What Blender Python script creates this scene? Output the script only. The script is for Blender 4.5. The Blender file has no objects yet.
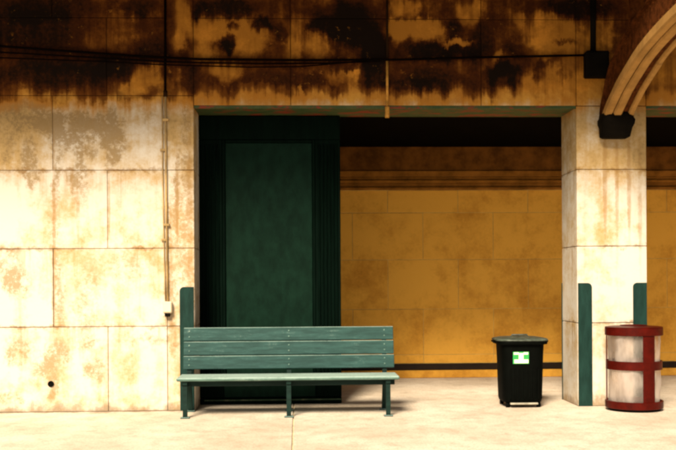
import bpy, math, random
from mathutils import Vector, Matrix

random.seed(7)
sc = bpy.context.scene
R = math.radians

# ------------------------------------------------------------------ camera
CAM = Vector((0.0, -11.8, 1.5))
YAW, ROLL, FPX, HOR = R(-2.3), R(-0.34), 1000.0, 282.0      # focal length and horizon in photo pixels (676 x 450)
CROT = Matrix.Rotation(YAW, 3, 'Z') @ Matrix.Rotation(R(90), 3, 'X') @ Matrix.Rotation(ROLL, 3, 'Z')
cam = bpy.data.cameras.new('camera')
cam.sensor_width = 36.0
cam.lens = 36.0 * FPX / 676.0
cam.shift_y = (HOR - 225.0) / 676.0
cam.clip_start, cam.clip_end = 0.1, 3000.0
camo = bpy.data.objects.new('camera', cam)
sc.collection.objects.link(camo)
camo.matrix_world = Matrix.Translation(CAM) @ CROT.to_4x4()
sc.camera = camo

# ------------------------------------------------------------------ sky, sun, exposure
SUN_EL, SUN_AZ = R(40), R(20)
w = bpy.data.worlds.new('World'); sc.world = w; w.use_nodes = True
wn = w.node_tree; wn.nodes.clear()
sky = wn.nodes.new('ShaderNodeTexSky'); sky.sky_type = 'NISHITA'; sky.sun_disc = False
sky.sun_elevation = SUN_EL; sky.sun_rotation = R(180) + SUN_AZ
sky.air_density = 1.0; sky.dust_density = 3.0; sky.ozone_density = 0.0
hs = wn.nodes.new('ShaderNodeHueSaturation'); hs.inputs['Saturation'].default_value = 0.25
bg = wn.nodes.new('ShaderNodeBackground'); bg.inputs['Strength'].default_value = 0.05
wo = wn.nodes.new('ShaderNodeOutputWorld')
wn.links.new(sky.outputs[0], hs.inputs['Color']); wn.links.new(hs.outputs[0], bg.inputs['Color']); wn.links.new(bg.outputs[0], wo.inputs['Surface'])
sl = bpy.data.lights.new('sun', 'SUN'); sl.energy = 5.0; sl.angle = R(17); sl.color = (1.0, 0.88, 0.70)
so = bpy.data.objects.new('sun', sl); sc.collection.objects.link(so)
so.rotation_euler = Vector((math.sin(SUN_AZ) * math.cos(SUN_EL), math.cos(SUN_AZ) * math.cos(SUN_EL), -math.sin(SUN_EL))).to_track_quat('-Z', 'Y').to_euler()
so.location = (-6, -20, 20)
vs = sc.view_settings
vs.view_transform = 'Standard'; vs.look = 'None'; vs.exposure = 0.65; vs.gamma = 1.0; vs.use_curve_mapping = False
vs.use_white_balance = True; vs.white_balance_temperature = 7300; vs.white_balance_tint = 10      # camera set warm, as in the photograph
sc.render.engine = 'CYCLES'
sc.cycles.use_denoising = True
sc.cycles.max_bounces = 6
sc.cycles.diffuse_bounces = 3
sc.cycles.filter_width = 2.5


def px(x, y, Y=0.0):
    """photo pixel -> point on the plane at depth Y"""
    r = CROT @ Vector(((x - 338) / FPX, (HOR - y) / FPX, -1))
    return CAM + r * ((Y - CAM.y) / r.y)


# ------------------------------------------------------------------ mesh helpers
class MB:
    def __init__(s): s.v, s.f, s.sm = [], [], []

    def add(s, vs_, fs, smooth=False):
        o = len(s.v); s.v += [Vector(p) for p in vs_]
        for f in fs: s.f.append([i + o for i in f]); s.sm.append(smooth)
        return s

    def box(s, x0, x1, y0, y1, z0, z1):
        return s.add([(x0, y0, z0), (x1, y0, z0), (x1, y1, z0), (x0, y1, z0), (x0, y0, z1), (x1, y0, z1), (x1, y1, z1), (x0, y1, z1)],
                     [(3, 2, 1, 0), (4, 5, 6, 7), (0, 1, 5, 4), (1, 2, 6, 5), (2, 3, 7, 6), (3, 0, 4, 7)])

    def cbox(s, x0, x1, y0, y1, z0, z1, c=0.006):
        """box with every edge chamfered"""
        X, Y, Z = (x0, x1), (y0, y1), (z0, z1)
        vs_, idx = [], {}
        for i in (0, 1):
            for j in (0, 1):
                for k in (0, 1):
                    sx, sy, sz = (1, -1)[i] * c, (1, -1)[j] * c, (1, -1)[k] * c
                    for a, p in enumerate(((X[i], Y[j] + sy, Z[k] + sz), (X[i] + sx, Y[j], Z[k] + sz), (X[i] + sx, Y[j] + sy, Z[k]))):
                        idx[i, j, k, a] = len(vs_); vs_.append(p)
        fs = []
        ctr = Vector(((x0 + x1) / 2, (y0 + y1) / 2, (z0 + z1) / 2))

        def q(l):
            P = [Vector(vs_[i]) for i in l]
            n = (P[1] - P[0]).cross(P[2] - P[0]); m = sum(P, Vector()) / len(P)
            fs.append(l if n.dot(m - ctr) > 0 else l[::-1])
        for e in (0, 1):
            q([idx[e, 0, 0, 0], idx[e, 1, 0, 0], idx[e, 1, 1, 0], idx[e, 0, 1, 0]])
            q([idx[0, e, 0, 1], idx[1, e, 0, 1], idx[1, e, 1, 1], idx[0, e, 1, 1]])
            q([idx[0, 0, e, 2], idx[1, 0, e, 2], idx[1, 1, e, 2], idx[0, 1, e, 2]])
        for a in (0, 1):
            for b in (0, 1):
                q([idx[a, b, 0, 0], idx[a, b, 1, 0], idx[a, b, 1, 1], idx[a, b, 0, 1]])
                q([idx[a, 0, b, 0], idx[a, 1, b, 0], idx[a, 1, b, 2], idx[a, 0, b, 2]])
                q([idx[0, a, b, 1], idx[1, a, b, 1], idx[1, a, b, 2], idx[0, a, b, 2]])
        for i in (0, 1):
            for j in (0, 1):
                for k in (0, 1): q([idx[i, j, k, 0], idx[i, j, k, 1], idx[i, j, k, 2]])
        return s.add(vs_, fs)

    def beam(s, a, b, wx, wy):
        """rectangular bar from a to b, wx wide along x, wy across"""
        a, b = Vector(a), Vector(b); d = (b - a).normalized()
        u = Vector((1, 0, 0)) if abs(d.x) < 0.9 else Vector((0, 0, 1))
        v = d.cross(u).normalized(); u = v.cross(d).normalized()
        P = [p + u * i * wx / 2 + v * j * wy / 2 for p in (a, b) for i, j in ((-1, -1), (1, -1), (1, 1), (-1, 1))]
        return s.add(P, [(0, 1, 2, 3), (7, 6, 5, 4), (1, 0, 4, 5), (2, 1, 5, 6), (3, 2, 6, 7), (0, 3, 7, 4)])

    def tube(s, pts, r, n=8, cap=True):
        pts = [Vector(p) for p in pts]; rings = []
        for i, p in enumerate(pts):
            d = (pts[min(i + 1, len(pts) - 1)] - pts[max(i - 1, 0)]).normalized()
            h = Vector((0, 0, 1)) if abs(d.z) < 0.9 else Vector((0, 1, 0))
            u = d.cross(h).normalized(); v = d.cross(u)
            rings.append([p + (u * math.cos(6.28318 * k / n) + v * math.sin(6.28318 * k / n)) * r for k in range(n)])
        fs = [(i * n + k, i * n + (k + 1) % n, (i + 1) * n + (k + 1) % n, (i + 1) * n + k) for i in range(len(pts) - 1) for k in range(n)]
        s.add([q for r_ in rings for q in r_], fs, True)
        if cap:
            o = len(s.v) - n * len(pts)
            s.f += [[o + k for k in range(n)][::-1], [o + (len(pts) - 1) * n + k for k in range(n)]]; s.sm += [False, False]
        return s

    def loft(s, rings, smooth=True, cap0=True, cap1=True):
        """rings of equal length, each a closed loop, counter-clockwise seen from above"""
        n = len(rings[0])
        fs = [(i * n + k, i * n + (k + 1) % n, (i + 1) * n + (k + 1) % n, (i + 1) * n + k) for i in range(len(rings) - 1) for k in range(n)]
        o = len(s.v)
        s.add([q for r_ in rings for q in r_], fs, smooth)
        if cap0: s.f.append([o + k for k in range(n)][::-1]); s.sm.append(False)
        if cap1: s.f.append([o + (len(rings) - 1) * n + k for k in range(n)]); s.sm.append(False)
        return s

    def plate(s, x0, x1, yf, yb, z0, z1, rl, rr, n=6):
        """flat upright plate facing -y whose top corners are rounded by rl (left) and rr (right)"""
        P = [(x0, z0), (x1, z0)]
        P += [(x1 - rr + rr * math.cos(R(90) * k / n), z1 - rr + rr * math.sin(R(90) * k / n)) for k in range(n + 1)] if rr else [(x1, z1)]
        P += [(x0 + rl - rl * math.sin(R(90) * k / n), z1 - rl + rl * math.cos(R(90) * k / n)) for k in range(n + 1)] if rl else [(x0, z1)]
        m = len(P)
        V = [(x, yf, z) for x, z in P] + [(x, yb, z) for x, z in P]
        return s.add(V, [list(range(m)), list(range(m, 2 * m))[::-1]] + [(k, k + m, (k + 1) % m + m, (k + 1) % m) for k in range(m)])


def link(name, mb, mat, parent=None, jitter=0.0):
    me = bpy.data.meshes.new(name)
    off = Vector(parent['_loc']) if parent is not None else Vector()
    me.from_pydata([tuple(v - off) for v in mb.v], [], mb.f)
    me.polygons.foreach_set('use_smooth', mb.sm)
    me.update()
    if mat: me.materials.append(mat)
    o = bpy.data.objects.new(name, me); sc.collection.objects.link(o)
    if parent is not None:
        o.parent = parent; o['_loc'] = list(off)
    return o


def tag(o, label=None, cat=None, group=None, kind=None):
    for k, v in (('label', label), ('category', cat), ('group', group), ('kind', kind)):
        if v: o[k] = v
    return o


def thing(name, loc, label=None, cat=None, group=None, kind=None):
    o = bpy.data.objects.new(name, None); sc.collection.objects.link(o)
    o.location = loc; o['_loc'] = list(loc); o.empty_display_size = 0.2
    return tag(o, label, cat, group, kind)


def whole(name, mb, mat, label=None, cat=None, group=None, kind=None):
    """a thing that is one mesh"""
    return tag(link(name, mb, mat), label, cat, group, kind)


def lathe(cx, cy, prof, n=40, sq=None):
    rings = []
    for r, z in prof:
        ring = []
        for k in range(n):
            a = 2 * math.pi * k / n; c, s = math.cos(a), math.sin(a)
            if sq:
                e = 2.0 / sq
                c, s = math.copysign(abs(c) ** e, c), math.copysign(abs(s) ** e, s)
            ring.append((cx + r * c, cy + r * s, z))
        rings.append(ring)
    return rings


# ------------------------------------------------------------------ node helpers
class NT:
    def __init__(s, tree): s.t = tree

    def n(s, typ, ins=None, **kw):
        nd = s.t.nodes.new(typ)
        for k, v in kw.items(): setattr(nd, k, v)
        for k, v in (ins or {}).items():
            if isinstance(v, bpy.types.NodeSocket): s.t.links.new(v, nd.inputs[k])
            else: nd.inputs[k].default_value = v
        return nd

    def m(s, op, a, b=0.0, clamp=False):
        return s.n('ShaderNodeMath', {0: a, 1: b}, operation=op, use_clamp=clamp).outputs[0]

    def v(s, op, a, b=(0, 0, 0)):
        nd = s.n('ShaderNodeVectorMath', {0: a, 1: b}, operation=op)
        return nd.outputs['Value'] if op in ('LENGTH', 'DOT_PRODUCT') else nd.outputs[0]

    def noise(s, vec, scale, detail=4.0, rough=0.55, col=False):
        nd = s.n('ShaderNodeTexNoise', {'Vector': vec, 'Scale': scale, 'Detail': detail, 'Roughness': rough})
        return nd.outputs['Color' if col else 0]

    def ss(s, x, a, b, lo=0.0, hi=1.0):
        return s.n('ShaderNodeMapRange', {'Value': x, 'From Min': a, 'From Max': b, 'To Min': lo, 'To Max': hi}, interpolation_type='SMOOTHSTEP').outputs[0]

    def mix(s, f, a, b, mode='MIX'):
        nd = s.n('ShaderNodeMix', data_type='RGBA', blend_type=mode)
        for sk, val in ((nd.inputs[0], f), (nd.inputs[6], a), (nd.inputs[7], b)):
            if isinstance(val, bpy.types.NodeSocket): s.t.links.new(val, sk)
            else: sk.default_value = val if isinstance(val, float) else (*val, 1.0)
        return nd.outputs[2]

    def blobs(s, pos, lst):
        acc = None
        for x, z, rx, rz, amp in lst:
            d = s.v('LENGTH', s.v('MULTIPLY', s.v('SUBTRACT', pos, (x, 0, z)), (1 / rx, 0, 1 / rz)))
            g = s.ss(d, 0.45, 1.25, amp, 0.0)
            acc = g if acc is None else s.m('ADD', acc, g)
        return acc


def new_mat(name, rough=0.8, spec=0.3, metal=0.0):
    m = bpy.data.materials.new(name); m.use_nodes = True
    t = NT(m.node_tree)
    b = [n for n in m.node_tree.nodes if n.type == 'BSDF_PRINCIPLED'][0]
    b.inputs['Roughness'].default_value = rough
    b.inputs['Specular IOR Level'].default_value = spec
    b.inputs['Metallic'].default_value = metal
    return m, t, b


def bump(t, b, h, dist=0.01, strength=0.6):
    nd = t.n('ShaderNodeBump', {'Height': h, 'Distance': dist, 'Strength': strength})
    t.t.links.new(nd.outputs[0], b.inputs['Normal'])


def P(t): return t.n('ShaderNodeNewGeometry').outputs['Position']


def blob_px(lst):
    out = []
    for x, y, rx, ry, a in lst:
        p = px(x, y); out.append((p.x, p.z, rx / 84.7, ry / 84.7, a))
    return out


# soot patches and bare patches as they lie on the wall (photo pixel, radii in pixels, amount)
SOOT = blob_px([
    # bare stone showing through
    (216, 30, 34, 13, -.75), (248, 38, 22, 20, -.7), (205, 52, 16, 12, -.6), (226, 72, 16, 11, -.7), (185, 14, 13, 18, -.55),
    (180, 42, 10, 10, -.5), (302, 34, 26, 20, -.42), (322, 48, 14, 14, -.5), (330, 10, 12, 14, -.4), (292, 48, 10, 16, -.4),
    (338, 76, 12, 8, -.4), (352, 86, 7, 14, -.45),
    (418, 30, 36, 12, -.9), (398, 32, 10, 14, -.6), (458, 42, 16, 4, -.7), (470, 12, 14, 16, -.55), (410, 8, 12, 10, -.4), (398, 6, 6, 14, -.5),
    (550, 30, 30, 20, -.6), (540, 48, 26, 12, -.6), (575, 45, 16, 26, -.5), (556, 80, 36, 18, -.6), (530, 85, 14, 14, -.4), (590, 85, 18, 26, -.6),
    (600, 45, 14, 40, -.45), (497, 56, 7, 6, -.5), (505, 84, 9, 12, -.5), (519, 20, 7, 8, -.4), (662, 60, 26, 44, -.4),
    (148, 78, 15, 14, -.7), (132, 90, 16, 8, -.6), (122, 20, 16, 12, -.2), (165, 85, 10, 10, -.25), (108, 40, 26, 16, -.12), (40, 95, 34, 4, -.25),
    (303, 92, 2.5, 10, -.8), (323, 96, 2, 6, -.8), (352, 74, 8, 3, -.5),
    # heaviest soot
    (345, 24, 36, 26, .9), (232, 26, 8, 5, .9), (229, 43, 8, 11, .95), (262, 26, 12, 7, .8), (282, 32, 9, 10, .5), (316, 26, 8, 7, .5), (200, 8, 12, 9, .5),
    (230, 8, 26, 10, .5), (372, 50, 20, 26, .7), (440, 52, 44, 10, .6), (453, 28, 10, 12, .6), (480, 40, 14, 22, .4), (500, 70, 12, 8, .5), (508, 76, 22, 14, .7),
    (520, 52, 20, 9, .4), (560, 42, 16, 4, .7), (580, 8, 40, 12, .6), (540, 72, 7, 12, .5), (565, 74, 8, 12, .4), (430, 78, 26, 14, .4), (380, 78, 14, 12, .4),
    (30, 30, 50, 24, .45), (60, 74, 80, 13, .40), (70, 60, 60, 14, .3), (118, 66, 24, 12, .35), (190, 82, 14, 10, .2), (290, 80, 60, 9, .22), (430, 84, 70, 8, .2), (150, 50, 22, 16, .35), (140, 8, 20, 10, .4), (190, 62, 18, 14, .3), (40, 8, 60, 16, .4)])
GRIME = blob_px([
    (48, 108, 16.8, 31.2, 1.20), (66, 96, 14.4, 12, 0.75), (72, 130, 24, 19.2, 1.12), (86, 118, 12, 9.6, 0.75), (108, 128, 16.8, 21.6, 1.20), (118, 140, 12, 16.8, 0.60), (112, 158, 8.4, 9.6, 1.12),
    (30, 166, 9.6, 28.8, 1.05), (22, 128, 21.6, 7.2, 0.75), (20, 100, 31.2, 16.8, 0.75), (84, 152, 14.4, 9.6, 0.68), (78, 176, 16.8, 14.4, 0.45), (56, 160, 7.2, 48, 0.45),
    (80, 184, 9.6, 36, 0.52), (56, 230, 6.25, 75, 0.48), (60, 300, 7.5, 37.5, 0.56), (18, 350, 17.5, 17.5, 0.64), (56, 356, 20, 15, 0.72), (96, 372, 15, 12.5, 0.64), (46, 374, 17.5, 15, 0.64),
    (10, 270, 17.5, 30, 0.56), (130, 266, 30, 20, 0.40), (150, 340, 37.5, 6.25, 0.48), (177, 195, 3, 52, 0.80), (187, 240, 8.75, 187.5, 0.72), (172, 270, 7.5, 112.5, 0.56), (120, 100, 24, 6, 0.60),
    (88, 300, 17.5, 50, 0.40), (54, 390, 7.5, 12.5, 0.64),
    (20, 285, 16, 20, .5), (12, 398, 16, 8, .5), (90, 344, 12, 8, .4), (135, 235, 18, 8, .3), (8, 150, 8, 20, .5), (128, 105, 12, 8, .5), (150, 120, 10, 14, .3)])


CZ = [0.0, .992, 1.907, 2.824, 3.70, 4.612, 5.5]       # course heights of the front wall
STREAK = blob_px([(605, 185, 2.5, 62, .7), (617, 190, 2.2, 66, .6), (629, 185, 2.5, 70, .7), (640, 200, 2.5, 80, .5), (612, 150, 12, 12, .35),
    (177, 195, 1.8, 55, .8), (190, 240, 4, 150, .5), (171, 270, 2, 90, .45), (54, 225, 1.8, 110, .75), (109, 205, 1.6, 40, .6), (53, 290, 1.6, 50, .5), (140, 290, 1.5, 40, .3), (20, 300, 2, 40, .3), (78, 215, 2, 40, .4), (60, 300, 2.5, 34, .4),
    (586, 220, 3, 120, .3), (53, 392, 3.5, 9, .9), (163, 190, 1.2, 60, .35)])


def stone_mat(name, pale, ochre, up, soot=True, streak=0.5, fleck=True):
    m, t, b = new_mat(name, 0.9, 0.12)
    p = P(t)
    oi = t.n('ShaderNodeObjectInfo').outputs['Random']
    w1 = t.v('SUBTRACT', t.noise(p, 2.2, 3, .6, True), (.5, .5, .5))
    w2 = t.v('SUBTRACT', t.noise(p, 9.0, 7, .72, True), (.5, .5, .5))
    q = t.v('ADD', p, t.v('ADD', t.v('MULTIPLY', w1, (.26, .0, .22)), t.v('MULTIPLY', w2, (.17, .0, .17))))
    drip = t.noise(t.v('MULTIPLY', p, (7.0, 7.0, .45)), 1.0, 5, .65)
    run = t.n('ShaderNodeCombineXYZ', {2: t.m('MULTIPLY', t.m('SUBTRACT', drip, .5), .30)}).outputs[0]
    q = t.v('ADD', q, run)       # stains run downwards in streaks
    sep = t.n('ShaderNodeSeparateXYZ', {0: q}).outputs
    w1n = t.noise(p, 5.5, 5, .65)
    big = t.noise(p, 1.3, 9, .68)
    mid = t.noise(p, 4.5, 6, .65)
    fine = t.noise(p, 26.0, 5, .7)
    # ochre staining
    g = t.m('ADD', t.m('MULTIPLY', t.m('SUBTRACT', big, .5), 2.3), t.m('MULTIPLY', t.m('SUBTRACT', mid, .5), .9))
    g = t.m('ADD', g, t.m('MULTIPLY', t.m('SUBTRACT', oi, .5), .25))
    g = t.m('ADD', g, t.m('MULTIPLY', t.m('SUBTRACT', drip, .5), streak))
    g = t.m('ADD', g, t.m('MULTIPLY', t.m('SUBTRACT', fine, .5), .5))
    if soot: g = t.m('ADD', g, t.ss(sep[2], 2.5, 3.4, 0.0, .35))  # ochre rises with height: part of the light's fall-off put into colour
    G = t.ss(g, -.22, .52)
    col = t.mix(G, pale, ochre)
    col = t.mix(t.ss(t.m('ADD', g, t.m('MULTIPLY', t.m('SUBTRACT', fine, .5), 1.2)), .40, 1.0, 0, .7), col, tuple(c * .5 for c in ochre))
    if soot:
        brk = t.m('MULTIPLY', t.ss(fine, .32, .62, .45, 1.2), t.ss(t.noise(p, 7.0, 7, .72), .34, .62, .30, 1.3))
        gr = t.m('ADD', t.m('MULTIPLY', t.blobs(q, GRIME), brk), t.m('MULTIPLY', t.m('SUBTRACT', mid, .5), .6))
        col = t.mix(t.ss(gr, .05, .95, 0, .85), col, t.mix(t.ss(sep[2], 2.2, 3.0), (.33, .225, .115), (.27, .185, .090)))
        q2 = t.v('ADD', p, t.v('MULTIPLY', w2, (.035, 0, .2)))
        sk = t.m('MULTIPLY', t.blobs(q2, STREAK), t.ss(mid, .3, .6, .45, 1.2))
        col = t.mix(t.ss(sk, 0, .9, 0, .6), col, (.30, .17, .06))
        sp = t.n('ShaderNodeSeparateXYZ', {0: q2}).outputs[2]
        for zj in CZ[1:5]:      # dirt lodged in the joints and weeping down below them
            col = t.mix(t.m('MULTIPLY', t.ss(t.m('ABSOLUTE', t.m('SUBTRACT', sp, zj)), .035, .0, 0, .8), t.ss(mid, .40, .62)), col, (.24, .13, .045))
            dn = t.m('SUBTRACT', zj, sp)
            wk = t.m('MULTIPLY', t.ss(dn, .0, .02), t.ss(dn, .02, .50, .7, 0.0))
            col = t.mix(t.m('MULTIPLY', wk, t.ss(drip, .53, .72)), col, (.32, .19, .075))
        # dirt splashed along the foot of the wall
        col = t.mix(t.ss(t.m('ADD', sep[2], t.m('MULTIPLY', t.m('SUBTRACT', w1n, .5), .35)), .14, -.02, 0, .7), col, (.20, .12, .05))
        # ochre strip painting the sunlit fade, then tobacco-brown patina and soot, on upper courses
        col = t.mix(t.ss(sep[2], 3.45, 3.66), col, t.mix(G, (.56, .30, .062), (.38, .16, .026)) if fleck else (.16, .06, .012))
        col = t.mix(t.ss(sep[2], 3.66, 3.85), col, t.mix(G, up, tuple(c * .55 for c in up)))
        bl = t.blobs(q, SOOT)
        zz = t.m('ADD', sep[2], t.ss(sep[0], -1.5, -1.2, .06, 0.0))
        wash = t.m('ADD', t.ss(zz, 3.60, 3.80, 0.0, 1.0), t.m('ADD', t.m('MULTIPLY', t.m('SUBTRACT', drip, .5), 1.5), t.m('MULTIPLY', t.m('SUBTRACT', mid, .5), .9)))
        wash = t.m('ADD', wash, bl)
        col = t.mix(t.ss(wash, .25, .95, 0, .86), col, (.075, .017, .0025) if fleck else (.02, .006, .001))
        f = t.m('ADD', t.ss(zz, 3.63, 3.86, 0.0, .60), t.m('MULTIPLY', t.m('SUBTRACT', mid, .5), .9))
        f = t.m('ADD', f, t.m('MULTIPLY', t.m('SUBTRACT', fine, .5), .35))
        f = t.m('ADD', f, t.m('MULTIPLY', t.m('SUBTRACT', drip, .5), .7))
        f = t.m('ADD', f, bl)
        S = t.ss(f, .38, .72)
        dk = t.mix(t.ss(t.m('ADD', f, t.m('MULTIPLY', t.m('SUBTRACT', fine, .5), .8)), .5, 1.25), (.056, .014, .0024), (.006, .0025, .001))
        bare = col
        col = t.mix(S, col, dk)
        if fleck:       # flakes where the crust has come away
            fl = t.m('MULTIPLY', t.ss(t.noise(t.v('ADD', p, (3, 0, 7)), 15.0, 5, .7), .59, .66), t.ss(t.noise(t.v('ADD', p, (9, 0, 2)), 2.6, 3, .6), .48, .60))
            col = t.mix(t.m('MULTIPLY', fl, t.ss(sep[2], 3.6, 3.8, 0, .28)), col, up)
    t.t.links.new(col, b.inputs['Base Color'])
    bump(t, b, t.m('ADD', t.m('MULTIPLY', fine, .5), mid), .012, .5)
    return m


MORTAR = stone_mat('stained_mortar', (.38, .29, .17), (.29, .19, .08), (.05, .018, .003), fleck=False)
STONE = stone_mat('limestone', (.60, .56, .50), (.44, .30, .135), (.62, .26, .038))
OCHRE = stone_mat('ochre_stone', (.85, .45, .078), (.60, .28, .042), (.5, .3, .1), soot=False, streak=.2)


def flat_mat(name, c, rough=.8, var=.25, spec=.25, scale=6.0, metal=0.0, bmp=.0):
    m, t, b = new_mat(name, rough, spec, metal)
    p = P(t)
    n = t.noise(p, scale, 6, .65)
    col = t.mix(t.ss(n, .3, .7), tuple(x * (1 - var) for x in c), tuple(min(1, x * (1 + var)) for x in c))
    t.t.links.new(col, b.inputs['Base Color'])
    if bmp: bump(t, b, t.noise(p, scale * 5, 4, .7), bmp, .5)
    return m


def paint_mat(name, c, worn, amount=.5, rough=.5, along=(1.2, 9, 9), edge=.62, spec=.10, toplight=None):
    """old paint: brush streaks and worn flecks"""
    m, t, b = new_mat(name, rough, spec)
    p = P(t)
    s = t.noise(t.v('MULTIPLY', p, along), 3.0, 6, .7)
    f = t.noise(p, 38.0, 4, .75)
    br = t.noise(p, 2.5, 4, .6)
    col = t.mix(t.ss(s, .3, .72), tuple(x * .72 for x in c), tuple(x * 1.3 for x in c))
    wv = t.m('ADD', t.m('MULTIPLY', s, .45), t.m('ADD', t.m('MULTIPLY', f, .35), t.m('MULTIPLY', br, .3)))
    col = t.mix(t.ss(wv, edge, edge + .10, 0, amount), col, worn)
    if toplight:     # upward faces painted paler: light from above put into the colour, broken by wear
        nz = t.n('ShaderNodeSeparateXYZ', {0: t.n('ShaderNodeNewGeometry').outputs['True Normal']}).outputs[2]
        col = t.mix(t.m('MULTIPLY', t.ss(nz, .45, .75), t.ss(wv, .42, .60, .45, 1.0)), col, toplight)
    t.t.links.new(col, b.inputs['Base Color'])
    bump(t, b, t.m('ADD', s, t.m('MULTIPLY', f, .4)), .003, .5)
    return m


MORTAR_PALE = flat_mat('pale_mortar', (.62, .42, .14), .95)
BLACKCEIL = flat_mat('black_plaster', (.002, .0015, .001), .95, spec=.02)  # near-black all over
OCHRE_DARK = flat_mat('dark_ochre', (.28, .115, .022), .9, .4, .05, 3)  # mouldings in a darker ochre than the panels below
FRIEZE = flat_mat('dark_frieze', (.15, .058, .012), .9, .5, .05, 3)  # darkest brown, for the top band of the passage wall
DARKIRON = flat_mat('dark_iron', (.004, .003, .002), .8, .4, .05)
CABLE = flat_mat('black_cable', (.003, .0015, .001), .8, spec=.02)
PIPE_TAN = flat_mat('tan_painted_pipe', (.42, .21, .045), .7, .5, .1, 9)
PIPE_DARK = flat_mat('brown_painted_pipe', (.018, .008, .003), .8, spec=.05)
PIPE_STONE = flat_mat('stone_painted_pipe', (.40, .27, .12), .7, .4, .2, 3)
BOXW = flat_mat('cream_plastic', (.66, .57, .42), .5, .08)
GREEN_BENCH = paint_mat('bench_green_paint', (.022, .062, .060), (.11, .17, .16), .5, .5, edge=.60, toplight=(.22, .32, .30))
GREEN_SEAT = paint_mat('bench_seat_paint', (.10, .18, .16), (.22, .30, .27), .6, .5, edge=.56, toplight=(.28, .39, .37))  # paler than the back slats: bright skylight on the seat put into the paint
GREEN_DARK = paint_mat('bench_frame_paint', (.006, .020, .017), (.03, .06, .05), .4, .5)
GREEN_GUARD = paint_mat('guard_green_paint', (.008, .030, .026), (.03, .06, .05), .3, .45, (6, 6, 1.2), .68)
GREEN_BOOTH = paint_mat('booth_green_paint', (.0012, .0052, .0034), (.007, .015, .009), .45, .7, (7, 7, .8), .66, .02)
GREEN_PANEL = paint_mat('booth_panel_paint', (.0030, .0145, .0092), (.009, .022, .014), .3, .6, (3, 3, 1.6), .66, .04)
TRIM_WORN = paint_mat('worn_trim_paint', (.04, .07, .04), (.22, .2, .12), .6, .6, (2, 6, 6), .56)
RIB_TAN = flat_mat('rib_paint', (.34, .185, .060), .9, .18, .03, 6)
WEB_BROWN = flat_mat('web_shaded_brown', (.075, .022, .006), .85, .5, .03, 14)  # brown kept darker: shade missing on the arch put into its paint
RED = paint_mat('red_enamel', (.056, .0030, .0013), (.10, .010, .005), .3, .4, (3, 3, 3), .66)
BIN = flat_mat('black_green_plastic', (.0009, .0014, .001), .7, .3, .04, 8)
BINLID = flat_mat('bin_lid_plastic', (.05, .065, .052), .45, .7, .4, 12)  # lid paler than the body: light on its top put into the colour
LIT_SLOT = flat_mat('lit_slot_pale', (.34, .32, .26), .6, .3)
STICK_G = flat_mat('sticker_green', (.02, .33, .08), .5, .1)
STICK_W = flat_mat('sticker_white', (.72, .80, .64), .5, .05)
DARK_BAND = flat_mat('dark_brown_band', (.016, .008, .004), .8)
ROOF = flat_mat('roof_boards', (.06, .04, .022), .9)

# soffit plate paint: green with rust
m, t, b = new_mat('lintel_green_paint', .6, .3)
p_ = P(t); n_ = t.noise(t.v('MULTIPLY', p_, (2, 4, 4)), 1.6, 6, .7)
c_ = t.mix(t.ss(t.noise(p_, 7, 5, .7), .35, .7), (.026, .052, .014), (.06, .075, .024))
c_ = t.mix(t.ss(n_, .52, .60, 0, .9), c_, (.20, .026, .010))
t.t.links.new(c_, b.inputs['Base Color']); bump(t, b, n_, .004)
SOFFIT = m

# floor concrete
m, t, b = new_mat('platform_concrete', .75, .25)
p_ = P(t)
big = t.noise(p_, .9, 5, .6); mid = t.noise(t.v('MULTIPLY', p_, (1, .8, 1)), 5, 6, .7); fin = t.noise(p_, 40, 5, .75)
c_ = t.mix(t.ss(big, .3, .7), (.58, .50, .41), (.76, .69, .60))
c_ = t.mix(t.ss(mid, .42, .78, 0, .55), c_, (.31, .235, .165))
c_ = t.mix(t.ss(fin, .45, .72, 0, .6), c_, (.25, .185, .13))
vo = t.n('ShaderNodeTexVoronoi', {'Vector': t.v('ADD', p_, t.v('MULTIPLY', t.noise(p_, 12, 3, .6, True), (.05, .05, 0))), 'Scale': 2.3}).outputs['Distance']
c_ = t.mix(t.m('MULTIPLY', t.ss(vo, .055, .035, 0, .55), t.ss(big, .45, .55)), c_, (.12, .085, .06))      # old gum spots
py_ = t.n('ShaderNodeSeparateXYZ', {0: p_}).outputs[1]
c_ = t.mix(t.m('MULTIPLY', t.ss(t.m('ADD', py_, t.m('MULTIPLY', t.m('SUBTRACT', mid, .5), .5)), -.16, .02, 0, .7), t.ss(t.n('ShaderNodeSeparateXYZ', {0: p_}).outputs[0], -1.1, -1.25)), c_, (.20, .14, .085))   # dirt swept against the wall
t.t.links.new(c_, b.inputs['Base Color']); bump(t, b, t.m('ADD', mid, fin), .004, .4)
FLOOR = m
JOINT = flat_mat('joint_filler', (.66, .55, .36), .9)
GROUND = flat_mat('track_gravel', (.11, .09, .07), .95, .5, .1, 20)

# clear liner of the litter bin
m, t, b = new_mat('clear_liner', .25, .4)
b.inputs['Base Color'].default_value = (.90, .82, .78, 1)
tr = t.n('ShaderNodeBsdfTransparent', {'Color': (.93, .88, .84, 1)})
tl = t.n('ShaderNodeBsdfTranslucent', {'Color': (.92, .84, .78, 1)})
p_ = P(t)
wr = t.noise(t.v('MULTIPLY', p_, (1, 1, .45)), 4.5, 3, .5)
m1 = t.n('ShaderNodeMixShader', {0: .5, 1: b.outputs[0], 2: tl.outputs[0]})
m2 = t.n('ShaderNodeMixShader', {0: t.ss(wr, .36, .64, .40, .85), 1: m1.outputs[0], 2: tr.outputs[0]})
t.t.links.new(m2.outputs[0], [n for n in m.node_tree.nodes if n.type == 'OUTPUT_MATERIAL'][0].inputs['Surface'])
bump(t, b, wr, .03, .8)
LINER = m

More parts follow.
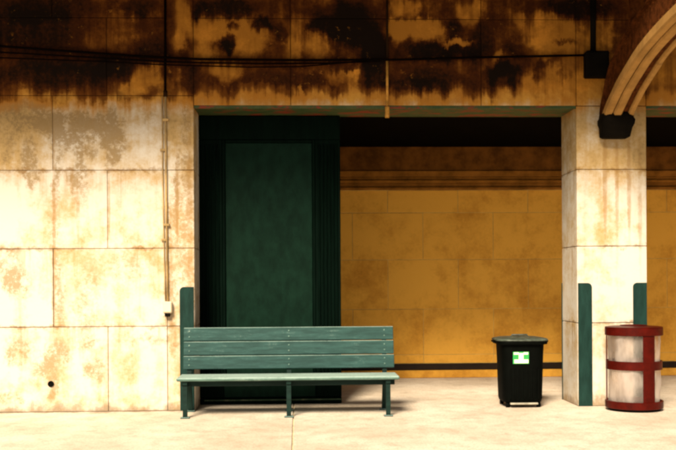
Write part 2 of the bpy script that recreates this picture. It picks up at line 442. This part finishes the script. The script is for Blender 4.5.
# ================================================================== setting
whole('ground', MB().add([(-1500, -1500, -1.0), (1500, -1500, -1.0), (1500, 1500, -1.0), (-1500, 1500, -1.0)], [(0, 1, 2, 3)]), GROUND, kind='structure')
pf = thing('platform', (0, -5, 0), kind='structure')
link('platform_base', MB().box(-14, 12, -14.5, 3.72, -.99, -.014), JOINT, pf)
JX = -.058
for x0, x1 in ((-14, JX - 5.2), (JX - 5.2, JX), (JX, JX + 5.2), (JX + 5.2, 12)):
    for y0, y1 in ((-14.5, -10.2), (-10.2, -5.2), (-5.2, 3.69)):
        link('floor_slab', MB().cbox(x0 + .007, x1 - .007, y0 + .007, y1 - .007, -.0135, 0, .004), FLOOR, pf)

# ================================================================== front wall
OPL, OPR, COLR, LZ, DEP = -1.21, 3.33, 4.172, 3.585, .68


def panel(x0, x1, z0, z1, yf, depth, parent, mat, name='stone_panel', gap=.003, ch=.0045):
    yf += random.uniform(-.0015, .0015)
    a = random.uniform(-.002, .002); c = random.uniform(-.002, .002)
    x0 += gap; x1 -= gap; z0 += gap; z1 -= gap
    r0 = [(x0, z0), (x1, z0), (x1, z1), (x0, z1)]
    r1 = [(x0 + ch, z0 + ch), (x1 - ch, z0 + ch), (x1 - ch, z1 - ch), (x0 + ch, z1 - ch)]
    V = [(x, yf + depth, z) for x, z in r0] + [(x, yf + ch, z) for x, z in r0] + [(x, yf + a * (x > x0 + .1) + c * (z > z0 + .1), z) for x, z in r1]
    F = [(k, (k + 1) % 4, (k + 1) % 4 + 4, k + 4) for k in range(4)] + [(k + 4, (k + 1) % 4 + 4, (k + 1) % 4 + 8, k + 8) for k in range(4)] + [(8, 9, 10, 11), (3, 2, 1, 0)]
    return link(name, MB().add(V, F), mat, parent)


lw = thing('stone_wall', (-4, .35, 0), 'pale stone panel wall left of the opening, stained with soot near its top', 'wall')
link('wall_core', MB().box(-9.5, OPL - .012, .014, DEP, 0, 5.5), MORTAR, lw)
PX = -1.532
for i in range(6):
    z0, z1 = CZ[i], CZ[i + 1]
    xs = [PX, -2.221, -3.53, -4.84, -6.15, -7.46, -9.4] if i % 2 == 0 else [PX, -2.851, -4.16, -5.47, -6.78, -8.09, -9.4]
    for a, c in zip(xs[1:], xs[:-1]): panel(a, c, z0, z1, 0, .012, lw, STONE)
    if i < 5: panel(PX, OPL, z0, z1 if i < 4 else 5.5, 0, .012, lw, STONE)
# reveal of the opening
for i in range(4):
    link('reveal_block', MB().cbox(OPL - .011, OPL, .015, DEP, CZ[i] + .003, min(CZ[i + 1], LZ - .002) - .003, .003), STONE, lw)
link('corner_guard', MB().plate(-1.386, -1.222, -.012, -.0035, .003, 1.452, .05, 0), GREEN_GUARD, lw)
hp = px(51, 384)
link('pipe_collar', MB().loft([[(hp.x + r * math.cos(k * .3927), y, hp.z + r * math.sin(k * .3927)) for k in range(16)] for r, y in ((.036, -.004), (.036, -.014), (.026, -.016), (.024, -.006))], True, False, True), DARKIRON, lw)

ln = thing('stone_lintel', (1, .35, LZ), 'sooty stone lintel with green painted underside spanning above the openings', 'lintel')
link('lintel_core', MB().box(OPL - .01, 9.5, .014, DEP - .02, LZ + .03, 5.5), MORTAR, ln)
lx = [OPL, -.07, 1.07, 2.19, OPR, COLR, 5.3, 6.44, 7.58, 8.7, 9.5]
for a, c in zip(lx[:-1], lx[1:]):
    panel(a, c, LZ, 4.612, 0, .012, ln, STONE)
    panel(a - .0, c, 4.612, 5.5, 0, .012, ln, STONE)
for a, c in ((OPL + .002, OPR - .002), (COLR + .002, 9.5)):
    link('soffit_plate', MB().cbox(a, c, .022, DEP, LZ - .022, LZ + .028, .004), SOFFIT, ln)
    link('soffit_lip', MB().cbox(a, c, .006, .020, LZ - .034, LZ + .002, .003), SOFFIT, ln)

cl = thing('stone_column', (3.75, .34, 0), 'pale square stone column between the two openings, with green corner guards', 'column')
link('column_core', MB().box(OPR + .02, COLR - .02, .02, DEP - .02, 0, LZ), MORTAR, cl)
for i in range(4):
    z1 = min(CZ[i + 1], LZ + .0) if i < 3 else LZ
    link('stone_block', MB().cbox(OPR, COLR, 0, DEP, CZ[i] + .003, z1 - .003, .006), STONE, cl)
link('corner_guard', MB().plate(OPR + .006, OPR + .172, -.012, -.001, .003, 1.47, 0, .05), GREEN_GUARD, cl)
link('corner_guard', MB().plate(COLR - .172, COLR - .006, -.012, -.001, .003, 1.47, .05, 0), GREEN_GUARD, cl)
link('corner_guard', MB().plate(OPR - .008, OPR + .172, DEP + .001, DEP + .012, .003, 1.47, 0, .05), GREEN_GUARD, cl)

# ================================================================== passage
bw = thing('passage_wall', (3, 3.75, 0), 'ochre stone panel wall at the back of the passage, with dark strip near the floor', 'wall')
BY = 3.70
link('wall_core', MB().box(-9.5, 12, BY + .006, BY + .4, 0, 3.9), MORTAR_PALE, bw)
bz = [(.225, .36, 0), (.36, 1.07, 0), (1.07, 1.84, 1), (1.84, 2.57, 0), (2.57, 2.92, 1)]
for z0, z1, k in bz:
    x = -2.9 - (.55 if k else 0)
    while x < 9.2:
        panel(x + .45, x + 1.55, z0, z1, BY, .005, bw, OCHRE, gap=.004, ch=.003); x += 1.10
link('plinth', MB().cbox(-3, 9.3, BY - .03, BY + .005, 0, .118, .008), OCHRE, bw)
link('low_dark_band', MB().cbox(-3, 9.3, BY - .012, BY + .005, .120, .222, .006), DARK_BAND, bw)  # dark strip between plinth and panels
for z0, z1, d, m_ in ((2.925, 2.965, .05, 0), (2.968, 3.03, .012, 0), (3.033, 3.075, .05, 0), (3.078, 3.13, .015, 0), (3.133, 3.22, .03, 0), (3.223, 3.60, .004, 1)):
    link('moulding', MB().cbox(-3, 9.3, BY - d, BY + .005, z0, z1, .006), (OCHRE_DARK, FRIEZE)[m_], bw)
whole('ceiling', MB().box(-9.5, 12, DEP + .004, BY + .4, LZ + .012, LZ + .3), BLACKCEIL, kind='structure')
whole('passage_end_wall', MB().box(9.3, 9.7, DEP, BY, 0, LZ), OCHRE, 'ochre end wall closing the passage beyond the stone column', 'wall')

# ================================================================== canopy and arch
RX0, RX1 = 3.63, 3.90
CAN_Z, CAN_E = 5.30, 2.46  # unseen roof; depth set so its edge shades the upper wall, sun passing below
cp = thing('unseen_canopy', (0, -.6, CAN_Z), 'unseen canopy roof, its depth set to shade the upper wall', 'canopy')
n = 0
x = -9.5
while x < 9.5:
    link('roof_board', MB().cbox(x + .004, x + 1.182, -CAN_E, -.006, CAN_Z, CAN_Z + .05, .004), ROOF, cp); x += 1.1875
link('edge_girder', MB().box(-9.5, 9.5, -CAN_E - .12, -CAN_E - .002, CAN_Z - .18, CAN_Z + .08), DARKIRON, cp)
link('roof_covering', MB().box(-9.5, 9.5, -CAN_E, .35, CAN_Z + .22, CAN_Z + .26), ROOF, cp)

half = [(.02, 3.25), (.14, 3.37), (.33, 3.49), (.50, 3.572), (.65, 3.645), (.83, 3.712), (1.02, 3.775), (1.20, 3.834), (1.40, 3.887), (1.62, 3.93), (1.84, 3.965), (2.1, 4.0), (2.4, 4.03), (2.8, 4.06), (3.3, 4.08)]
toph = [(.02, 3.46), (.06, 3.56), (.144, 3.66), (.24, 3.80), (.377, 3.932), (.56, 4.03), (.809, 4.141), (1.0, 4.20), (1.2, 4.25), (1.489, 4.323), (1.75, 4.37), (2.05, 4.41), (2.4, 4.44), (2.8, 4.46), (3.3, 4.475)]
AP = 3.3
bot = half + [(2 * AP - u, z) for u, z in half[-2::-1]]
top = toph + [(2 * AP - u, z) for u, z in toph[-2::-1]]
ar = thing('canopy_arch', (3.76, -.1, 3.2), 'brown riveted arch with tan ribs springing from a black shoe on the column', 'arch')
mb = MB(); V = []
for x in (RX0, RX1):
    V += [(x, -u, z + .02) for u, z in bot] + [(x, -u, z) for u, z in top]
nb = len(bot)
F = []
for k in range(nb - 1):
    F += [(k, k + 1, nb + k + 1, nb + k), (2 * nb + k + 1, 2 * nb + k, 3 * nb + k, 3 * nb + k + 1),
          (nb + k, nb + k + 1, 3 * nb + k + 1, 3 * nb + k), (k + 1, k, 2 * nb + k, 2 * nb + k + 1)]
F += [(0, nb, 3 * nb, 2 * nb), (nb - 1, 3 * nb - 1, 4 * nb - 1, 2 * nb - 1)]
mb.add(V, F)


def along(lst, step, off=0.0):
    out, acc = [], 0.0
    for (u0, z0), (u1, z1) in zip(lst[:-1], lst[1:]):
        L = math.hypot(u1 - u0, z1 - z0); d = 0.0
        while acc + (L - d) >= step:
            d += step - acc; acc = 0.0; f = d / L
            out.append((u0 + (u1 - u0) * f, z0 + (z1 - z0) * f))
        acc += L - d
    return out


def rivet(mb, x, u, z, r=.012):
    mb.add([(x, -u + r * math.cos(k * 1.0472), z + r * math.sin(k * 1.0472)) for k in range(6)] + [(x - r * .8, -u + .5 * r * math.cos(k * 1.0472), z + .5 * r * math.sin(k * 1.0472)) for k in range(6)],
           [(k, k + 6, (k + 1) % 6 + 6, (k + 1) % 6) for k in range(6)] + [(6, 11, 10, 9, 8, 7)])


for u, z in along(top, .09): rivet(mb, RX0, u, z - .05)
for u, z in along(bot, .09): rivet(mb, RX0, u, z + .13)
web = link('web', mb, WEB_BROWN, ar)


def rib(x0, x1, dz0, dz1, name, mat=RIB_TAN, u0=0, u1=None):
    pts = [p for p in bot if p[0] >= u0 and (u1 is None or p[0] <= u1)]
    rings = []
    for u, z in pts:
        rings.append([(x0, -u, z + dz0 + .02), (x0 + .015, -u, z + dz0), (x1 - .015, -u, z + dz0), (x1, -u, z + dz0 + .02), (x1, -u, z + dz1), (x0, -u, z + dz1)])
    return link(name, MB().loft(rings, False), mat, ar)


rib(3.592, 3.684, -.02, .085, 'rib')
rib(3.688, 3.790, -.035, .06, 'rib')
rib(3.866, 3.940, -.02, .075, 'rib', u1=1.21)
rib(3.869, 3.937, -.012, .07, 'rib', u0=1.19)
link('top_flange', MB().loft([[(3.60, -u, z), (3.93, -u, z), (3.93, -u, z + .03), (3.60, -u, z + .03)] for u, z in top], False), WEB_BROWN, ar)
for u, z in ((.809, 4.171), (1.40, 4.31)):
    link('hanger', MB().box(3.71, 3.81, -u - .04, -u + .04, z, CAN_Z - .001), WEB_BROWN, ar)
prof = [(3.185, .145, .13), (3.20, .175, .17), (3.25, .18, .20), (3.30, .185, .24), (3.345, .205, .27), (3.385, .208, .285), (3.415, .19, .28), (3.45, .185, .28), (3.475, .16, .26), (3.495, .12, .2)]
rings = []
for z, hw, dp in prof:
    ring = []
    for k in range(28):
        a = 2 * math.pi * k / 28; c, s = math.cos(a), math.sin(a)
        ring.append((3.763 + hw * math.copysign(abs(c) ** .5, c), -.006 - dp / 2 + dp / 2 * math.copysign(abs(s) ** .5, s), z))
    rings.append(ring)
link('corbel_shoe', MB().loft(rings, True), DARKIRON, ar)
pr = thing('trackside_pier', (3.76, -6.7, 0), 'plain stone pier carrying the near end of the canopy arch', 'pier')
link('shaft', MB().cbox(3.44, 4.08, -7.1, -6.53, 0, 3.22, .02), STONE, pr)
link('cap', MB().cbox(3.40, 4.12, -7.14, -6.49, 3.223, 3.40, .02), STONE, pr)

# ================================================================== pipes and cables on the wall
def wl(pts, y): return [(px(a, c).x, y, px(a, c).z) for a, c in pts]


def conduit(name, pts, r, mat, label, cat, clips=(), y=-.02, rr=8):
    if not clips: return whole(name, MB().tube(wl(pts, y), r, rr), mat, label, cat)
    t_ = thing(name, wl(pts[-1:], y)[0], label, cat)
    link('pipe', MB().tube(wl(pts, y), r, rr), mat, t_)
    for cx, cy in clips:
        q = px(cx, cy); link('clip', MB().cbox(q.x - r - .022, q.x + r + .022, y - r - .004, -.001, q.z - .014, q.z + .014, .003), mat, t_)
    return t_


cd = conduit('wall_conduit', [(165.6, 95.5), (166.5, 200), (168, 301)], .012, PIPE_STONE, 'stained conduit running down the stone wall to a small cream box', 'conduit', ((165.9, 120), (166.9, 225)), -.024)
off_ = Vector(cd['_loc'])
link('sooted_pipe', MB().tube(wl([(165.5, -20), (165.5, 93)], -.024), .015, 8), CABLE, cd)
link('coupling', MB().tube(wl([(165.5, 91), (165.6, 97)], -.024), .024, 10), PIPE_DARK, cd)
conduit('wall_conduit', [(162.3, 97), (162.8, 170), (164.5, 260), (165.6, 301)], .007, PIPE_STONE, 'thin tan conduit beside the thicker stained conduit on the stone wall', 'conduit', ((162.8, 150), (164.2, 240)), -.014)
q = px(168, 308)
bx = thing('outlet_box', (q.x, 0, q.z), 'small cream outlet box at the lower end of the wall conduits', 'outlet box')
link('housing', MB().cbox(q.x - .053, q.x + .053, -.075, -.004, q.z - .058, q.z + .075, .008), BOXW, bx)
link('cover', MB().cbox(q.x - .045, q.x + .045, -.082, -.0755, q.z - .045, q.z + .065, .003), BOXW, bx)
link('socket', MB().cbox(q.x - .03, q.x + .03, -.065, -.02, q.z - .10, q.z - .0585, .004), DARKIRON, bx)
dp_ = thing('drop_pipe', wl([(387, 118)], -.03)[0], 'thin tan pipe hanging down over the middle of the lintel', 'pipe')
link('pipe', MB().tube(wl([(387, -20), (387, 60)], -.028), .0125, 8), PIPE_DARK, dp_)
link('pipe', MB().tube(wl([(387, 60.3), (387, 110)], -.028), .015, 8), PIPE_TAN, dp_)
link('end_fitting', MB().tube(wl([(387, 107), (387, 108.5), (387, 116), (387, 118)], -.028), .027, 10), PIPE_TAN, dp_)
conduit('wall_cable', [(-60, 42), (0, 47), (50, 50.8), (106, 54.7), (150, 57.8), (200, 60), (300, 61), (400, 60.5), (490, 58), (560, 56.6), (584, 56)], .014, CABLE,
        'upper black cable sagging along the wall to the junction box', 'cable', (), -.05)
conduit('wall_cable', [(-60, 48), (0, 53), (106, 59), (165, 62.5), (200, 63.5), (260, 64.5), (330, 64), (380, 61.8)], .010, CABLE,
        'thin middle black cable strung just under the upper one across the wall', 'cable', (), -.05)
conduit('wall_cable', [(-60, 55), (0, 58.5), (106, 62.5), (160, 65.5), (250, 68.0), (300, 67.5), (345, 63.6)], .008, CABLE,
        'lowest of the three black cables crossing the sooty wall', 'cable', (), -.05)
a, c = px(583, 53), px(606, 79)
jb = thing('junction_box', ((a.x + c.x) / 2, 0, a.z), 'black junction box on the sooty wall beside the arch', 'junction box')
link('housing', MB().cbox(a.x, c.x, -.14, -.004, c.z, a.z, .012), DARKIRON, jb)
link('cover', MB().cbox(a.x + .02, c.x - .02, -.152, -.1405, c.z + .02, a.z - .02, .005), DARKIRON, jb)
conduit('riser_conduit', [(592, -20), (592, 53)], .035, DARKIRON, 'thick black conduit rising from the junction box', 'conduit', (), -.045, 12)

# ================================================================== green booth in the opening
FY = .56
bo = thing('green_booth', (-.34, 1.2, 0), 'dark green panelled booth front filling the left of the opening, behind the bench', 'booth')
BL, BR_, PT = OPL + .004, .532, 3.235
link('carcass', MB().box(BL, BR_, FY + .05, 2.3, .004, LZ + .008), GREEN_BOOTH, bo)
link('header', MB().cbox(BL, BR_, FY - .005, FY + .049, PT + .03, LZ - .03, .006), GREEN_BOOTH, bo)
for x0, x1, nf in ((BL, -.925, 5), (.222, BR_, 6)):
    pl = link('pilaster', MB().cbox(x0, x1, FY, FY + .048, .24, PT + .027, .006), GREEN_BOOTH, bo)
    wd = (x1 - x0 - .05) / nf
    for k in range(nf):
        cx = x0 + .025 + wd * (k + .5)
        h = wd * .34
        ring = lambda z: [(cx - h, FY - .001, z), (cx - h * .7, FY - .018, z), (cx, FY - .026, z), (cx + h * .7, FY - .018, z), (cx + h, FY - .001, z)]
        link('flute', MB().loft([ring(.30), ring(PT - .04)], False), GREEN_BOOTH, pl)
    link('pilaster_base', MB().cbox(x0 - (0 if x0 == BL else .008), x1 + (.008 if x0 == BL else 0), FY - .03, FY + .02, .085, .238, .006), GREEN_BOOTH, bo)
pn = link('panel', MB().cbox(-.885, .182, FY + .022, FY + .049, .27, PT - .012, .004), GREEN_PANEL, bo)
for x0, x1, z0, z1 in ((-.923, -.889, .242, PT + .027), (.186, .220, .242, PT + .027), (-.887, .184, PT - .010, PT + .025), (-.887, .184, .242, .268)):
    link('panel_bead', MB().cbox(x0, x1, FY - .008, FY + .048, z0, z1, .008), GREEN_BOOTH, bo)
link('kick_board', MB().cbox(-.915, .212, FY - .012, FY + .045, .085, .238, .006), GREEN_PANEL, bo)
link('base_trim', MB().cbox(BL, BR_, FY - .035, FY + .045, .003, .078, .008), GREEN_BOOTH, bo)
link('worn_strip', MB().cbox(BL + .05, BR_, FY - .045, FY - .0355, .045, .062, .003), TRIM_WORN, bo)

# ================================================================== bench
be = thing('platform_bench', (-.11, -.45, 0), 'long weathered green slatted bench standing in front of the booth', 'bench')
for k in range(3):
    y0 = -.735 + k * .158
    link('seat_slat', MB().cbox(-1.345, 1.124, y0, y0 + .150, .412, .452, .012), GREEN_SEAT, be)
zb = [.500, .660, .823, .984]
for k in range(3):
    z0, z1 = zb[k] + .004, zb[k + 1] - .004
    y0, y1 = -.235 + (z0 - .5) * .14, -.235 + (z1 - .5) * .14
    x0, x1 = -1.318 + random.uniform(-.004, .004), 1.108 + random.uniform(-.004, .004)
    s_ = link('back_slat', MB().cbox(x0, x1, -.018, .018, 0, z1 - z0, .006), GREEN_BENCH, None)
    s_.parent = be; s_['_loc'] = list(be['_loc'])
    s_.location = Vector((0, y0, z0)) - Vector(be['_loc']); s_.rotation_euler = (-math.atan(.14), 0, random.uniform(-.001, .001))
    for X in (-1.255, -.108, 1.0):
        for dz in (.045, .11):
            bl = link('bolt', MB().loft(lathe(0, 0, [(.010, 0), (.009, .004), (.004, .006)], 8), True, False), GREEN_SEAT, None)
            bl.parent = s_; bl.location = (X, -.0185, dz); bl.rotation_euler = (R(90), 0, 0)
for X in (-1.255, -.108, 1.0):
    fr = link('leg_frame', MB().beam((X, -.672, .012), (X, -.655, .395), .05, .045), GREEN_BENCH if X > 9 else GREEN_DARK, be)
    link('rear_leg', MB().beam((X, -.10, .012), (X, -.255, .395), .05, .045), GREEN_DARK, fr)
    link('seat_bearer', MB().box(X - .026, X + .026, -.70, -.205, .37, .411), GREEN_DARK, fr)
    link('back_support', MB().beam((X, -.225, .400), (X, -.143, .97), .05, .03), GREEN_DARK, fr)
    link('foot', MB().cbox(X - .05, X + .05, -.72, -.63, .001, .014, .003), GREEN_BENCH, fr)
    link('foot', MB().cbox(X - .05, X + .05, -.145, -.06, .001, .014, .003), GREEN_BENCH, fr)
link('apron', MB().cbox(-1.30, 1.08, -.615, -.59, .345, .4105, .005), GREEN_DARK, be)
link('apron', MB().cbox(-1.30, 1.08, -.25, -.226, .345, .4105, .005), GREEN_DARK, be)

# ================================================================== black-green bin
BXc, BYc = 2.66, .13
gb = thing('wheeled_bin', (BXc, BYc, 0), 'black plastic bin with a green and white sticker, standing alone on the platform', 'bin')
body = [(.222, .062), (.232, .068), (.241, .10), (.247, .30), (.255, .60), (.262, .74), (.268, .765)]
link('body', MB().loft(lathe(BXc, BYc, body, 56, 4.2), True), BIN, gb)
link('rim', MB().loft(lathe(BXc, BYc, [(.272, .745), (.302, .752), (.306, .772), (.30, .788), (.272, .790)], 56, 4.0), False), BIN, gb)
link('lid', MB().loft(lathe(BXc, BYc, [(.312, .7905), (.316, .803), (.30, .815), (.24, .826), (.14, .834), (.05, .836)], 56, 3.6), True), BINLID, gb)
link('lid_handle', MB().tube([(BXc - .10, BYc, .832), (BXc - .09, BYc, .852), (BXc + .09, BYc, .852), (BXc + .10, BYc, .832)], .010, 8), BINLID, gb)
for s_ in (-1, 1):
    link('side_handle', MB().cbox(BXc + s_ * .312 - .02, BXc + s_ * .312 + .02, BYc - .08, BYc + .08, .768, .790, .006), BIN, gb)
for k in range(7):
    x = BXc - .165 + k * .055
    link('rib', MB().beam((x * .985 + BXc * .015, BYc - .243, .11), (x, BYc - .2515, .46), .014, .014), BIN, gb)
link('light_slot', MB().cbox(BXc - .165, BXc + .165, BYc - .248, BYc - .21, .040, .0615, .006), LIT_SLOT, gb)  # pale strip standing in for the lit floor seen under the bin
for sx in (-1, 1):
    for sy in (-1, 1):
        link('caster', MB().tube([(BXc + sx * .185 - .02, BYc + sy * .17, .031), (BXc + sx * .185 + .02, BYc + sy * .17, .031)], .030, 14), BIN, gb)
yb0 = BYc - .262
a, c = px(513, 352.0, yb0), px(529, 363.8, yb0)
x0, x1, z0, z1 = a.x, c.x, c.z, a.z


def onbody(x, z, e):   # plate laid against the sloping front of the bin
    return (x, BYc - (.255 + (z - .60) * .05) - e, z)


def decal(x0, x1, z0, z1, e):
    return MB().add([onbody(x0, z0, e), onbody(x1, z0, e), onbody(x1, z1, e), onbody(x0, z1, e),
                     onbody(x0, z0, e - .002), onbody(x1, z0, e - .002), onbody(x1, z1, e - .002), onbody(x0, z1, e - .002)],
                    [(0, 1, 2, 3), (1, 0, 4, 5), (2, 1, 5, 6), (3, 2, 6, 7), (0, 3, 7, 4)])


stk = link('sticker', decal(x0, x1, z0, z1, .004), STICK_G, gb)
W_, H_ = x1 - x0, z1 - z0
for n_, (u0, u1, v0, v1) in enumerate(((.08, .97, .05, .36), (.36, .66, .365, .76), (.05, .36, .77, .96), (.66, .95, .77, .96), (.365, .655, .765, .90))):
    link('sticker_mark', decal(x0 + u0 * W_, x0 + u1 * W_, z0 + v0 * H_, z0 + v1 * H_, .0055), STICK_W, stk)

# ================================================================== red litter bin
RXc, RYc, RR = 3.885, -.36, .316
rb = thing('litter_bin', (RXc, RYc, 0), 'round red metal litter bin with a clear liner, beside the stone column', 'litter bin')


def band(z0, z1, r, th=.012, lip=0.0):
    return MB().loft(lathe(RXc, RYc, [(r - th, z0), (r, z0), (r + lip, z0 + .004), (r + lip, z1 - .004), (r, z1), (r - th, z1), (r - th, z0)], 64), False, False, False)


link('base_band', band(.03, .115, RR + .004, .012, .006), RED, rb)
link('base_plate', MB().loft(lathe(RXc, RYc, [(RR - .012, .022), (RR - .012, .04)], 48), False), DARKIRON, rb)
link('base_ring', band(.001, .0285, RR - .03), DARKIRON, rb)
link('middle_band', band(.475, .575, RR), RED, rb)
link('top_band', band(.865, .955, RR + .004, .012, .006), RED, rb)
lid = link('lid', MB().loft(lathe(RXc, RYc, [(RR + .008, .956), (RR + .008, .962), (RR - .02, .967), (.16, .975), (.15, .975), (.15, .94)], 64), False, False, False), RED, rb)
link('lid_collar', MB().loft(lathe(RXc, RYc, [(.155, .973), (.155, .982), (.14, .982), (.14, .93)], 40), False, False, False), RED, lid)


def strap(ang, wdt, r):
    mb = MB(); n = 6; V = []
    for k in range(n + 1):
        a = ang + (k / n - .5) * wdt / r
        for rr in (r - .010, r):
            for z in (.10, .875): V.append((RXc + rr * math.cos(a), RYc + rr * math.sin(a), z))
    F = []
    for k in range(n):
        i, j = 4 * k, 4 * k + 4
        F += [(i + 2, j + 2, j + 3, i + 3), (j, i, i + 1, j + 1)]
    F += [(0, 2, 3, 1), (4 * n + 2, 4 * n, 4 * n + 1, 4 * n + 3)]
    return mb.add(V, F)


for d, wdt in ((-76, .15), (44, .10), (164, .10)):
    link('strap', strap(R(d), wdt, RR - .003), RED, rb)
rings = []
for i in range(13):
    z = .06 + .88 * i / 12; ring = []
    for k in range(60):
        a = 2 * math.pi * k / 60
        r = .284 + .010 * math.sin(3 * a + z * 5) + .008 * math.sin(7 * a - z * 9) + .005 * math.sin(13 * a + z * 17)
        ring.append((RXc + r * math.cos(a), RYc + r * math.sin(a), z))
    rings.append(ring)
link('liner', MB().loft(rings, True, True, False), LINER, rb)
for o in sc.objects:
    if '_loc' in o: del o['_loc']
